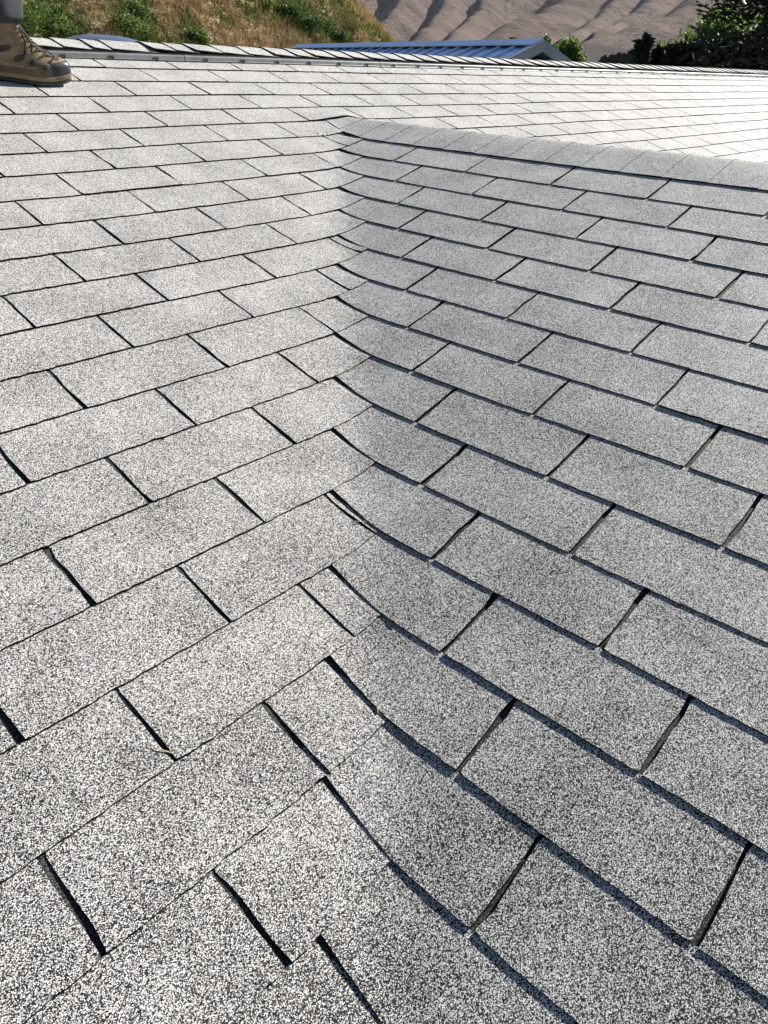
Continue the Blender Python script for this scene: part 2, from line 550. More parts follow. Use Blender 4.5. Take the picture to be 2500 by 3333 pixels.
for a, b in zip(vx[:-1], vx[1:]):
    o = vent_section(a + 0.002, b - 0.002)
    x = a + 0.085
    while x < b - 0.03:
        yb = 0.4892; zb = SL * yb
        v1, f1 = box_mesh(x, x + 0.019, yb - 0.0022, yb + 0.004, zb + 0.0115, zb + 0.0140)
        v2, f2 = box_mesh(x + 0.0165, x + 0.019, yb - 0.0022, yb + 0.004, zb + 0.0040, zb + 0.0115)
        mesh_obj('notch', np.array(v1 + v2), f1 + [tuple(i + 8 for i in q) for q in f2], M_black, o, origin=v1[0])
        x += 0.183
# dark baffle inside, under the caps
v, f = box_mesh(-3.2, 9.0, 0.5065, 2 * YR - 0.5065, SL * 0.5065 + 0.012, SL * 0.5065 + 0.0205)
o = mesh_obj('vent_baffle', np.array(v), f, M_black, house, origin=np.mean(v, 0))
# little fins of the baffle, seen where the caps lift
fv, ff = [], []
for x in np.arange(-1.6, 1.6, 0.0085):
    a, b = box_mesh(x, x + 0.003, 0.5045, 0.5066, SL * 0.505 + 0.0180, SL * 0.505 + 0.0232)
    ff += [tuple(i + len(fv) for i in q) for q in b]; fv += a
o = mesh_obj('vent_fins', np.array(fv), ff, M_vent, house, origin=np.mean(fv, 0)); tag(o, kind='stuff')

def cap_main(x_lo, x_hi):
    """exposed edge at x_lo (faces -x), tucked under its neighbour at x_hi"""
    nu, nx = 15, 4
    X = np.linspace(x_lo, x_hi, nx)
    ys = np.concatenate([np.linspace(0.505, YR - 0.03, 6), np.linspace(YR - 0.018, YR + 0.018, 4), np.linspace(YR + 0.03, 2 * YR - 0.505, 5)])
    sag = rng.normal(0, 0.0012)
    V = np.zeros((nx, nu, 3)); B = np.zeros_like(V)
    for i, x in enumerate(X):
        t = 1 - i / (nx - 1)
        d = np.sqrt((ys - YR) ** 2 + 0.022 ** 2)
        z = SL * (YR - d) + 0.0275 + 0.0052 * t + sag * (np.abs(ys - YR) / 0.1)
        z = z + 0.0030 * t * np.clip((np.abs(ys - YR) - 0.06) / 0.05, 0, 1)
        yy = ys + rng.normal(0, 0.0008)
        V[i, :, 0] = x + rng.normal(0, 0.0005, nu) * (i == 0); V[i, :, 1] = yy; V[i, :, 2] = z
        B[i] = V[i]; B[i, :, 2] -= 0.0050
    n = nx * nu
    verts = np.concatenate([V.reshape(-1, 3), B[0], B[:, 0], B[:, -1]])
    F, MI = [], []
    for i in range(nx - 1):
        for j in range(nu - 1):
            a = i * nu + j
            F.append((a, a + nu, a + nu + 1, a + 1)); MI.append(0)
        F.append((i * nu, n + nu + i, n + nu + i + 1, (i + 1) * nu)); MI.append(1)
        F.append((i * nu + nu - 1, (i + 1) * nu + nu - 1, n + nu + nx + i + 1, n + nu + nx + i)); MI.append(1)
    for j in range(nu - 1):
        F.append((j, j + 1, n + j + 1, n + j)); MI.append(1)
    return verts, F, MI
xs = [-0.826, -0.715, -0.641, -0.472, -0.375, -0.282, -0.154, -0.019, 0.121, 0.242, 0.349, 0.48, 0.59, 0.706, 0.84, 0.966, 1.1, 1.226, 1.357, 1.479, 1.621, 1.755]
while xs[0] > -2.9: xs.insert(0, xs[0] - 0.127 + rng.normal(0, 0.006))
while xs[-1] < 8.8: xs.append(xs[-1] + 0.129 + rng.normal(0, 0.006))
for a, b in zip(xs[:-1], xs[1:]):
    v, f, m = cap_main(a, b + 0.015)
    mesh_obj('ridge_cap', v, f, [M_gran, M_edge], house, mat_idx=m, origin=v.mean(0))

# ---- body of the house below the roof
v, f = box_mesh(-2.6, 8.6, -3.0, 4.0, -3.3, -1.10)
o = mesh_obj('wall', np.array(v), f, M_wall, house, origin=np.mean(v, 0))

# ------------------------------------------------------------------ ground, mountains
GZ = -3.3
def terrain_mat(name, base, dark, green=None, scale=0.02, spot=0.35):
    m, nt, bs = new_mat(name)
    geo = N(nt, 'ShaderNodeNewGeometry')
    def noise(sc, det=5):
        n = N(nt, 'ShaderNodeTexNoise'); n.inputs['Scale'].default_value = sc; n.inputs['Detail'].default_value = det
        n.inputs['Roughness'].default_value = 0.62
        nt.links.new(geo.outputs['Position'], n.inputs['Vector']); return n
    a = noise(scale * 0.25, 4); b = noise(scale * 4, 6)
    r1 = ramp(nt, a.outputs['Fac'], [(0.38, tuple(x * 0.82 for x in base)), (0.62, tuple(min(1, x * 1.15) for x in base))])
    at = N(nt, 'ShaderNodeAttribute'); at.attribute_name = 'scrub'
    sm = math_n(nt, 'ADD', b.outputs['Fac'], math_n(nt, 'MULTIPLY', math_n(nt, 'SUBTRACT', at.outputs['Fac'], 0.5), 0.42))
    mask = ramp(nt, sm, [(0.46, 0.0), (0.60, 1.0)])
    c = mix_c(nt, mask.outputs[0], r1.outputs[0], dark)
    nt.links.new(c, bs.inputs['Base Color'])
    bs.inputs['Roughness'].default_value = 0.95
    bs.inputs['Specular IOR Level'].default_value = 0.05
    return m

M_ground = plain_mat('dry_valley_floor', (0.10, 0.12, 0.05), 0.95, noise=0.03, var=0.35, spec=0.05)
M_mtn = terrain_mat('dry_mountain_grass', (0.135, 0.098, 0.080), (0.045, 0.040, 0.037), scale=0.02)

# ground: one sheet out to the horizon
ang = np.linspace(0, 2 * math.pi, 73)[:-1]
rad = [0.0, 8, 20, 60, 200, 700, 2500, 9000, 20000]
gv = [(0, 0, GZ)]; gf = []
for r in rad[1:]:
    gv += [(r * math.cos(a), r * math.sin(a), GZ) for a in ang]
for j in range(72): gf.append((0, 1 + j, 1 + (j + 1) % 72))
for i in range(len(rad) - 2):
    for j in range(72):
        a = 1 + i * 72 + j; b = 1 + i * 72 + (j + 1) % 72
        gf.append((a, a + 72, b + 72, b))
tag(mesh_obj('ground', np.array(gv), gf, M_ground), kind='structure')

# mountains: spurs with steep shaded flanks, gullies between them
def spur(pts): return [np.array(at_range(*p)) for p in pts]
spurs = [
    (spur([(1180, 150, 2250), (1255, 70, 2650), (1300, -10, 3000), (1330, -120, 3500)]), 0.95, 0.50, 10),
    (spur([(1325, 160, 2150), (1390, 85, 2550), (1460, 5, 2950), (1500, -110, 3500)]), 0.95, 0.48, 14),
    (spur([(1400, 158, 2000), (1500, 85, 2450), (1570, 20, 2850), (1640, -100, 3500)]), 1.0, 0.50, 14),
    (spur([(1490, 165, 1850), (1585, 120, 2050), (1655, 62, 2250), (1760, 38, 2450), (1840, 0, 2800), (1930, -110, 3400)]), 0.85, 0.30, 30),
    (spur([(1600, 40, 2950), (1690, -20, 3250), (1760, -120, 3700)]), 0.9, 0.5, 12),
    (spur([(1840, 118, 2050), (1915, 70, 2350), (1985, 10, 2750), (2060, -90, 3300)]), 0.95, 0.45, 14),
    (spur([(1955, 100, 2050), (2040, 48, 2350), (2110, -5, 2700), (2190, -100, 3300)]), 0.95, 0.40, 14),
    (spur([(1700, 190, 1250), (1840, 168, 1450), (1985, 128, 1750), (2130, 66, 2100), (2250, 12, 2450), (2420, -120, 3200)]), 0.70, 0.22, 30),
    (spur([(1960, 192, 1150), (2120, 152, 1400), (2280, 95, 1700), (2420, 35, 2050), (2620, -90, 2700)]), 0.55, 0.20, 40),
    (spur([(2300, 180, 1150), (2500, 110, 1450), (2700, 30, 1900), (2900, -80, 2600)]), 0.5, 0.2, 30),
    (spur([(1050, 150, 2400), (1100, 60, 2800), (1150, -100, 3500)]), 0.9, 0.5, 14),
]
NA, NR = 620, 260
azs = np.radians(np.linspace(6, 62, NA))
rs = np.concatenate([np.linspace(900, 3400, NR - 30), np.linspace(3430, 6500, 30)])
AZ, RR = np.meshgrid(azs, rs, indexing='ij')
MX = CAM[0] + RR * np.cos(AZ); MY = CAM[1] + RR * np.sin(AZ)
warp = 60 * (fbm(MX / 300, MY / 300, 3, 21) - 0.5); warp2 = 60 * (fbm(MX / 300 + 9, MY / 300 + 5, 3, 22) - 0.5)
WX, WY = MX + warp, MY + warp2
H = GZ + np.clip((RR - 950), 0, None) * 0.010 + np.clip(RR - 3000, 0, None) * 0.10
scr = np.zeros_like(H)
sharp = 7.0
acc = np.exp(np.clip(H / sharp, -50, 600) - 0)
best = H.copy()
for pts, sl, sr, rnd in spurs:
    hi_ = np.full(H.shape, -1e9)
    for p, q in zip(pts[:-1], pts[1:]):
        d = q[:2] - p[:2]; L2 = d @ d; Ln = math.sqrt(L2)
        t = np.clip(((WX - p[0]) * d[0] + (WY - p[1]) * d[1]) / L2, 0, 1)
        ex, ey = WX - (p[0] + t * d[0]), WY - (p[1] + t * d[1])
        side = (d[0] * ey - d[1] * ex)            # >0 : left of the climbing line
        dist = np.sqrt(ex * ex + ey * ey)
        sl_ = np.where(side > 0, sl, sr)
        z = p[2] + t * (q[2] - p[2]) - sl_ * (np.sqrt(dist ** 2 + rnd ** 2) - rnd)
        hi_ = np.maximum(hi_, z)
    k = 9.0
    hmix = np.clip(0.5 + 0.5 * (hi_ - best) / k, 0, 1)
    best = best * (1 - hmix) + hi_ * hmix + k * hmix * (1 - hmix)
elev = np.clip((best - GZ) / 60, 0, 1)
gul = np.abs(fbm(WX / 190 + 3, WY / 190, 3, 31) - 0.5) * 2
best = best + elev * (-8 * (1 - gul) ** 3 - 3 * (1 - np.abs(fbm(WX / 70, WY / 70, 3, 33) - 0.5) * 2) ** 4 + 4 * (fbm(MX / 90, MY / 90, 3, 41) - 0.5) + 1.5 * (fbm(MX / 16, MY / 16, 3, 51) - 0.5)) + 2.0 * (fbm(MX / 30, MY / 30, 3, 61) - 0.5) * (1 - elev)
scrub = np.clip(1.0 - (best - GZ) / 55.0, 0, 1) * 0.55 + 0.75 * fbm(MX / 140, MY / 140, 3, 71)
scrub = scrub + 0.35 * np.clip((np.radians(27) - AZ) / 0.12, 0, 1) * (RR < 2300)
scrub = np.clip(scrub, 0, 1)
mv = np.stack([MX, MY, best], -1).reshape(-1, 3)
ii = np.arange(NA * NR).reshape(NA, NR)
quads = np.stack([ii[:-1, :-1], ii[:-1, 1:], ii[1:, 1:], ii[1:, :-1]], -1).reshape(-1, 4)[:, ::-1]
me = bpy.data.meshes.new('mountains')
me.vertices.add(len(mv)); me.loops.add(quads.size); me.polygons.add(len(quads))
me.vertices.foreach_set('co', mv.astype(np.float32).ravel())
me.loops.foreach_set('vertex_index', quads.astype(np.int32).ravel())
me.polygons.foreach_set('loop_start', np.arange(0, quads.size, 4, dtype=np.int32))
me.polygons.foreach_set('loop_total', np.full(len(quads), 4, dtype=np.int32))
me.polygons.foreach_set('use_smooth', np.ones(len(quads), dtype=bool))
at = me.attributes.new('scrub', 'FLOAT', 'POINT'); at.data.foreach_set('value', scrub.astype(np.float32).ravel())
me.materials.append(M_mtn); me.update(calc_edges=True)
mo = bpy.data.objects.new('mountains', me); col.objects.link(mo); tag(mo, kind='structure')

# ------------------------------------------------------------------ near hillside on the left
hill_az = math.radians(40.6)
f_dir = np.array([math.cos(hill_az), math.sin(hill_az)]); l_dir = np.array([-f_dir[1], f_dir[0]])
def hill_h(l, d):
    crest = 0.78 * l + GZ + 3.2 + 0.9 * (fbm(l / 4 + 3, l * 0 + 1, 3, 81) - 0.5)
    crest = np.where(crest > 22, 22 + (crest - 22) * 0.25, crest)
    dd = d - 58
    z = crest - 0.62 * np.sqrt(dd ** 2 + 3.0 ** 2) + 1.8
    z = z + 1.2 * (fbm(l / 5, d / 5, 4, 82) - 0.5) + 0.45 * (fbm(l / 1.1, d / 1.1, 3, 83) - 0.5)
    return np.maximum(z, GZ - 0.6 + 0 * z)
ls = np.linspace(-8, 70, 260); ds = np.linspace(12, 95, 280)
LL, DD = np.meshgrid(ls, ds, indexing='ij')
HZ = hill_h(LL, DD)
hv = np.stack([CAM[0] + LL * l_dir[0] + DD * f_dir[0], CAM[1] + LL * l_dir[1] + DD * f_dir[1], HZ], -1)
M_soil = plain_mat('dry_grass_soil', (0.34, 0.25, 0.14), 0.95, noise=1.2, var=0.35, spec=0.05)
hill = mesh_obj('hill', hv.reshape(-1, 3), [q[::-1] for q in grid_faces(len(ls), len(ds))], M_soil, smooth=True)
tag(hill, kind='structure')

# where the hillside is green, in metres along it (l) and height above the eye (e)
def px_to_le(px, py):
    d = pix_dir(px, py)
    dl, df = d[:2] @ l_dir, d[:2] @ f_dir
    ts = np.linspace(25, 75, 400) / df
    z = CAM[2] + ts * d[2]
    hit = np.argmax(hill_h(ts * dl, ts * df) > z)
    return ts[hit] * dl, ts[hit] * df
M_grass = leaf_mat('grass_blades', 0.8, 0.25)
M_leaf = leaf_mat('leaves', 0.5, 0.5)
green_spots = [(90, 110, 2.6), (170, 80, 2.2), (230, 125, 1.8), (420, 90, 1.5), (470, 60, 1.4), (450, 120, 1.8), (510, 130, 1.2), (640, 135, 1.4), (940, 40, 1.6), (1000, 75, 2.0), (1060, 110, 1.8), (1110, 135, 1.3), (880, 20, 1.5), (800, 30, 1.0), (720, 60, 0.8)]
gs = [(*px_to_le(a, b), r) for a, b, r in green_spots]
n = 56000
gl = rng.uniform(-3, 40, n * 2); gd = rng.uniform(26, 62, n * 2)
gz = hill_h(gl, gd)
vis = (gz > CAM[2] - 1.2) & (gz < CAM[2] + 6.5)
gl, gd, gz = gl[vis][:n], gd[vis][:n], gz[vis][:n]
n = len(gl)
greenness = 0.26 * fbm(gl / 3 + 7, gd / 3, 3, 91) + 0.45 * np.clip(1 - (gl - 1.5) / 9.0, 0, 1) * (fbm(gl / 1.6, gd / 1.6, 2, 95) > 0.42)
for l, d, r in gs: greenness = np.maximum(greenness, 0.8 * np.exp(-((gl - l) ** 2 + ((gd - d) * 0.8) ** 2) / (0.75 * r) ** 2))
greenness = np.clip(greenness + rng.normal(0, 0.10, n), 0, 1)
tan = np.array([0.46, 0.33, 0.18]); tan2 = np.array([0.34, 0.225, 0.12]); olive = np.array([0.20, 0.19, 0.06]); grn = np.array([0.10, 0.15, 0.03])
cx_ = np.where(rng.random(n)[:, None] < 0.6, tan, tan2) * rng.uniform(0.6, 1.25, (n, 1))
w1 = np.clip((greenness - 0.22) / 0.2, 0, 1)[:, None]; w2 = np.clip((greenness - 0.5) / 0.25, 0, 1)[:, None]
cx_ = cx_ * (1 - w1) + olive * rng.uniform(0.6, 1.3, (n, 1)) * w1
cx_ = cx_ * (1 - w2) + grn * rng.uniform(0.6, 1.4, (n, 1)) * w2
tv, tc = [], []
base = np.stack([CAM[0] + gl * l_dir[0] + gd * f_dir[0], CAM[1] + gl * l_dir[1] + gd * f_dir[1], gz - 0.03], -1)
for b in range(4):
    off = np.concatenate([rng.normal(0, 0.09, (n, 2)), np.zeros((n, 1))], 1)
    hgt = rng.uniform(0.16, 0.5, n) * (1 - 0.4 * w2[:, 0])
    lean = rng.normal(0, 0.16, (n, 2))
    tip = base + off + np.concatenate([lean, hgt[:, None]], 1)
    a = rng.uniform(0, math.pi, n); wd = rng.uniform(0.014, 0.034, n) * (1 + 1.2 * w2[:, 0])
    wv = np.stack([np.cos(a) * wd, np.sin(a) * wd, 0 * a], -1)
    tv.append(np.stack([base + off - wv, base + off + wv, tip], 1)); tc.append(cx_ * rng.uniform(0.8, 1.2, (n, 1)))
o = tri_obj('grass', np.concatenate(tv), M_grass, colors=np.concatenate(tc), origin=base.mean(0))
tag(o, 'dry tan and green grass covering the hillside behind the ridge', 'grass', kind='stuff')

def leaves(center, radii, n, size, colors, drop=0.0, shell=0.55, flat=0.7, clumps=14):
    """leaf faces gathered in clumps through an ellipsoid"""
    cc = rng.normal(0, 1, (clumps, 3)); cc /= np.linalg.norm(cc, axis=1, keepdims=True)
    cc *= rng.uniform(0.25, 0.95, (clumps, 1))
    cc[:, 2] = np.abs(cc[:, 2]) * 0.9 - 0.25
    which = rng.integers(0, clumps, n)
    p = cc[which] + rng.normal(0, 0.19, (n, 3))
    p = p * np.array(radii) + np.array(center)
    p[:, 2] -= drop * rng.random(n)
    u = rng.normal(0, 1, (n, 3)); u /= np.linalg.norm(u, axis=1, keepdims=True)
    w = np.cross(u, rng.normal(0, 1, (n, 3))); w /= np.linalg.norm(w, axis=1, keepdims=True)
    s = size * rng.uniform(0.6, 1.4, (n, 1))
    if drop: u[:, 2] = -np.abs(u[:, 2]) - 0.8; u /= np.linalg.norm(u, axis=1, keepdims=True)
    q = np.stack([p - u * s, p - w * s * 0.42, p + u * s, p + w * s * 0.42], 1)
    pal = np.array(colors)
    c = pal[rng.integers(0, len(pal), n)] * rng.uniform(0.7, 1.3, (n, 1)) * (rng.uniform(0.8, 1.2, clumps)[which])[:, None]
    return q, c

M_bark = plain_mat('bark', (0.09, 0.065, 0.045), 0.9, noise=9.0, var=0.4)
def tube(pts, radii, sides=7):
    V, F = [], []
    pts = [np.array(p, float) for p in pts]
    for i, (p, r) in enumerate(zip(pts, radii)):
        t = pts[min(i + 1, len(pts) - 1)] - pts[max(i - 1, 0)]; t /= np.linalg.norm(t)
        a = np.cross(t, [0.31, 0.2, 0.93] if abs(t[2]) < 0.9 else [1, 0, 0]); a /= np.linalg.norm(a); b = np.cross(t, a)
        for k in range(sides):
            th = 2 * math.pi * k / sides
            V.append(p + r * (math.cos(th) * a + math.sin(th) * b))
    for i in range(len(pts) - 1):
        for k in range(sides):
            q = i * sides; F.append((q + k, q + (k + 1) % sides, q + sides + (k + 1) % sides, q + sides + k))
    F.append(tuple(range(sides - 1, -1, -1))); F.append(tuple(range((len(pts) - 1) * sides, len(pts) * sides)))
    return V, F
def join_parts(parts):
    V, F = [], []
    for v, f in parts:
        n0 = len(V); V += list(v); F += [tuple(i + n0 for i in q) for q in f]
    return np.array(V), F

# shrubs on the hillside: each its own bush
shrub_spec = [(70, 118, 1.1, 'leafy green shrub on the hillside just right of the trouser leg'),
              (135, 88, 0.95, 'upper green shrub of the clump behind the boot'),
              (200, 118, 0.9, 'green shrub on the hillside left of the domed canopy'),
              (430, 112, 0.95, 'bright green shrub on the hillside right of the domed canopy'),
              (455, 62, 0.7, 'small green shrub higher up above the shrub by the canopy'),
              (640, 138, 0.62, 'lone low green shrub midway along the hillside at the ridge'),
              (940, 52, 0.8, 'topmost dark green shrub of the diagonal thicket above the metal roof'),
              (1000, 85, 0.95, 'largest dark green shrub in the middle of the diagonal thicket'),
              (1060, 112, 0.85, 'lower green shrub of the diagonal thicket by the metal roof'),
              (1110, 138, 0.6, 'lowest green shrub at the foot of the diagonal thicket'),
              (870, 28, 0.6, 'small olive shrub left of the diagonal thicket near the top edge')]
for px, py, r, lab in shrub_spec:
    l, d = px_to_le(px, py); z = float(hill_h(np.array(l), np.array(d)))
    b = np.array([CAM[0] + l * l_dir[0] + d * f_dir[0], CAM[1] + l * l_dir[1] + d * f_dir[1], z])
    t = empty('shrub', b); tag(t, lab, 'shrub', 'shrubs on the dry hillside')
    pal = [(0.10, 0.16, 0.03), (0.13, 0.19, 0.045), (0.07, 0.12, 0.022), (0.16, 0.21, 0.06)]
    if 900 < px: pal = [(0.06, 0.105, 0.025), (0.08, 0.13, 0.03), (0.04, 0.075, 0.02)]
    q, c = leaves(b + [0, 0, 0.35 * r], (r, r, 0.75 * r), 1500, 0.06, pal, clumps=16)
    tri_obj('crown', q, M_leaf, t, c, origin=b)
    parts = [tube([b, b + np.array([rng.normal(0, .2), rng.normal(0, .2), 0.5]) * r], [0.03, 0.01], 5) for _ in range(4)]
    v, f = join_parts(parts); mesh_obj('trunk', v, f, M_bark, t, origin=b)

# ------------------------------------------------------------------ metal-roofed shed behind the ridge
M_metal = plain_mat('blue_grey_sheet_metal', (0.30, 0.42, 0.64), 0.30, metal=0.85, noise=1.2, var=0.10)
M_trim = plain_mat('pale_metal_trim', (0.34, 0.36, 0.39), 0.5, metal=0.3, noise=3.0, var=0.1)
M_dark_wood = plain_mat('dark_brown_gable', (0.045, 0.035, 0.028), 0.8, noise=6.0, var=0.3)
P1 = at_range(1762, 131, 12.0); P2 = at_range(972, 147, 18.0)
r_ = P2 - P1; shed_len = float(np.linalg.norm(r_)); r_ = r_ / shed_len
p_ = np.array([-r_[1], r_[0], 0.0]); p_ /= np.linalg.norm(p_)
if (CAM - P1) @ p_ < 0: p_ = -p_
up = np.array([0, 0, 1.0]); HW, SS = 2.5, 0.40
shed = empty('shed', (float((P1[0] + P2[0]) / 2), float((P1[1] + P2[1]) / 2), GZ))
tag(shed, 'shed with a blue-grey ribbed metal roof standing behind the shingled ridge', 'shed')
def sp(a, b, h): return P1 + r_ * a + p_ * b + up * h
for side in (1, -1):
    V, F = [], []
    for (a0, a1, h0) in [(0, shed_len, 0.0)]:
        q = [sp(a0, 0.0, -0.02), sp(a1, 0.0, -0.02), sp(a1, side * HW, -0.02 - SS * HW), sp(a0, side * HW, -0.02 - SS * HW)]
        V += q + [x - up * 0.03 for x in q]
        F += [(0, 1, 2, 3) if side < 0 else (3, 2, 1, 0), (4, 5, 6, 7), (0, 4, 5, 1), (1, 5, 6, 2), (2, 6, 7, 3), (3, 7, 4, 0)]
    rp = mesh_obj('roof_panel', np.array(V), F, M_metal, shed, origin=V[0])
    nr = int(shed_len / 0.30)
    for i in range(nr + 1):
        a = 0.04 + i * (shed_len - 0.08) / nr
        V = []
        for (aa, hh) in ((a - 0.030, -0.019), (a - 0.012, 0.003), (a + 0.012, 0.003), (a + 0.030, -0.019)):
            V.append(sp(aa, side * 0.05, hh - SS * 0.05)); V.append(sp(aa, side * HW, hh - SS * HW))
        F = [(0, 1, 3, 2), (2, 3, 5, 4), (4, 5, 7, 6), (0, 2, 4, 6), (1, 7, 5, 3)]
        mesh_obj('rib', np.array(V), F, M_metal, rp, origin=V[0])
V = [sp(-0.03, 0.16, 0.016 - SS * 0.16), sp(-0.03, 0, 0.02), sp(-0.03, -0.16, 0.016 - SS * 0.16)]
V += [x + r_ * (shed_len + 0.06) for x in V]; V += [x - up * 0.012 for x in V]
F = [(0, 1, 4, 3), (1, 2, 5, 4), (6, 9, 10, 7), (7, 10, 11, 8), (0, 3, 9, 6), (2, 8, 11, 5), (0, 6, 7, 1), (1, 7, 8, 2), (3, 4, 10, 9), (4, 5, 11, 10)]
mesh_obj('ridge_flashing', np.array(V), F, M_metal, shed, origin=V[0])
for side in (1, -1):      # bargeboards on the gable end
    V = [sp(-0.06, 0, 0.005), sp(-0.06, side * (HW + .05), 0.005 - SS * (HW + .05)), sp(-0.06, side * (HW + .05), -0.13 - SS * (HW + .05)), sp(-0.06, 0, -0.13)]
    V += [x + r_ * 0.05 for x in V]
    F = [(0, 1, 2, 3), (4, 7, 6, 5), (0, 4, 5, 1), (1, 5, 6, 2), (2, 6, 7, 3), (3, 7, 4, 0)]
    mesh_obj('bargeboard', np.array(V), F, M_trim, shed, origin=V[0])
V = [sp(0.35, 0, -0.06), sp(0.35, HW - .3, -0.06 - SS * (HW - .3)), sp(0.35, HW - .3, GZ - P1[2]), sp(0.35, -HW + .3, GZ - P1[2]), sp(0.35, -HW + .3, -0.06 - SS * (HW - .3))]
V += [x + r_ * (shed_len - 0.7) for x in V]
F = [(0, 1, 2, 3, 4), (9, 8, 7, 6, 5), (1, 6, 7, 2), (4, 3, 8, 9), (0, 5, 6, 1), (0, 4, 9, 5)]
mesh_obj('wall', np.array(V), F, M_dark_wood, shed, origin=V[0])

# ------------------------------------------------------------------ low domed canopy behind the ridge
M_canopy = plain_mat('blue_grey_canopy_cloth', (0.075, 0.105, 0.165), 0.45, noise=5.0, var=0.15)
C0 = at_range(345, 145, 9.0); top = at_range(330, 112, 9.0)
cw = 0.5 * 205 * 9.6 / FPX * 1.02; ch = float(top[2] - C0[2])
can = empty('canopy', (float(C0[0]), float(C0[1]), GZ)); tag(can, 'low blue-grey domed canopy peeking over the ridge near the boot', 'canopy')
V, F = [], []
nr_, na_ = 9, 28
for i in range(nr_):
    t = i / (nr_ - 1)
    for j in range(na_):
        th = 2 * math.pi * j / na_
        rr_ = cw * math.sin(t * math.pi / 2) * 1.12
        V.append((C0[0] + rr_ * math.cos(th) - 0.03 * (1 - t), C0[1] + rr_ * math.sin(th) + 0.04 * (1 - t), C0[2] - 0.07 + (ch + 0.07) * (1 - t ** 2.0) + 0.004 * math.cos(8 * th) * t))
F = grid_faces(nr_, na_, closed=True)
mesh_obj('cover', np.array(V), [q[::-1] for q in F], M_canopy, can, smooth=True, origin=C0)
v, f = tube([(C0[0], C0[1], GZ), (C0[0], C0[1], C0[2] + ch - 0.02)], [0.025, 0.025], 8)
mesh_obj('pole', np.array(v), f, M_trim, can, origin=v[0])
v, f = tube([at_range(352, 140, 8.62), at_range(392, 143, 8.62)], [0.012, 0.006], 6)
mesh_obj('clip', np.array(v), f, M_trim, can, origin=v[0])

# ------------------------------------------------------------------ trees on the right
def broadleaf(px, py_top, px_half, rng_m, label, pal, n=5000, size=0.09, drop=0.0, group='trees beyond the roof', squash=1.0):
    topp = at_range(px, py_top, rng_m)
    half = px_half * math.hypot(rng_m, 0) / FPX * 1.15
    base = np.array([topp[0], topp[1], GZ])
    t = empty('broadleaf_tree', base); tag(t, label, 'tree', group)
    hgt = topp[2] - GZ
    rz = min(hgt * 0.48, half * squash * 1.2)
    q, c = leaves((topp[0], topp[1], topp[2] - 0.72 * rz + 0.5 * drop), (half, half, rz), n, size, pal, drop=drop, clumps=26)
    tri_obj('crown', q, M_leaf, t, c, origin=base)
    parts = [tube([base, base + up * (hgt - 1.6 * rz), base + up * (hgt - 0.8 * rz)], [0.16, 0.12, 0.05], 8)]
    for _ in range(7):
        a = rng.uniform(0, 2 * math.pi); e = np.array([math.cos(a) * half * 0.6, math.sin(a) * half * 0.6, rz * rng.uniform(0.4, 1.1)])
        s0 = base + up * (hgt - 1.7 * rz + rng.uniform(0, .5) * rz); parts.append(tube([s0, s0 + e * 0.5 + up * 0.1, s0 + e], [0.06, 0.04, 0.012], 6))
    v, f = join_parts(parts); mesh_obj('trunk', v, f, M_bark, t, origin=base)
    return t
def conifer(px, py_top, half_m, rng_m, label, pal, n_br=160, f0=0.05, lf=(0.07, 0.15), m=16, sprd=0.05, name='conifer_tree', group='dark conifers along the right'):
    topp = at_range(px, py_top, rng_m); base = np.array([topp[0], topp[1], GZ]); hgt = topp[2] - GZ
    t = empty(name, base); tag(t, label, 'tree', group)
    Q, Cc = [], []
    pal = np.array(pal)
    for i in range(n_br):
        f = rng.random() ** 0.8
        z = hgt * (f0 + (1 - f0) * f); rad = half_m * (1 - f) ** 0.75 * rng.uniform(0.7, 1.1) + 0.06
        a = rng.uniform(0, 2 * math.pi); dirv = np.array([math.cos(a), math.sin(a), rng.uniform(-0.25, 0.25) + 0.5 * f])
        tt = rng.uniform(0.15, 1, m)
        p = base + up * z + dirv * (rad * tt)[:, None] + rng.normal(0, sprd, (m, 3)) * (0.5 + half_m * 0.3)
        u = dirv + rng.normal(0, 0.5, (m, 3)); u /= np.linalg.norm(u, axis=1, keepdims=True)
        w = np.cross(u, rng.normal(0, 1, (m, 3))); w /= np.linalg.norm(w, axis=1, keepdims=True)
        s = rng.uniform(lf[0], lf[1], (m, 1))
        Q.append(np.stack([p - u * s, p - w * s * 0.3, p + u * s, p + w * s * 0.3], 1)); Cc.append(pal[rng.integers(0, len(pal), m)] * rng.uniform(0.7, 1.3, (m, 1)))
    tri_obj('crown', np.concatenate(Q), M_conif, t, np.concatenate(Cc), origin=base)
    v, f = tube([base, base + up * hgt * 0.97], [0.03 * hgt, 0.006], 7); mesh_obj('trunk', np.array(v), f, M_bark, t, origin=base)
M_conif = leaf_mat('conifer_needles', 0.7, 0.05)
willow = [(0.11, 0.17, 0.035), (0.15, 0.21, 0.05), (0.06, 0.10, 0.022), (0.18, 0.24, 0.06)]
dk = [(0.010, 0.018, 0.010), (0.016, 0.024, 0.012), (0.008, 0.012, 0.008)]
broadleaf(1850, 134, 36, 24.0, 'small bright green tree just right of the metal roofed shed', willow, n=2600, size=0.07)
broadleaf(1672, 118, 14, 30.0, 'treetop sprig showing above the middle of the metal shed roof', willow, n=500, size=0.06)
broadleaf(1778, 118, 12, 30.0, 'treetop sprig showing behind the peak of the shed gable', [(0.05, 0.09, 0.03), (0.07, 0.12, 0.035)], n=500, size=0.06)
broadleaf(2330, 62, 95, 24.0, 'sunlit green willow-like tree left of its brighter neighbour above the dark hedge', willow[:3], n=9000, size=0.10, drop=0.35)
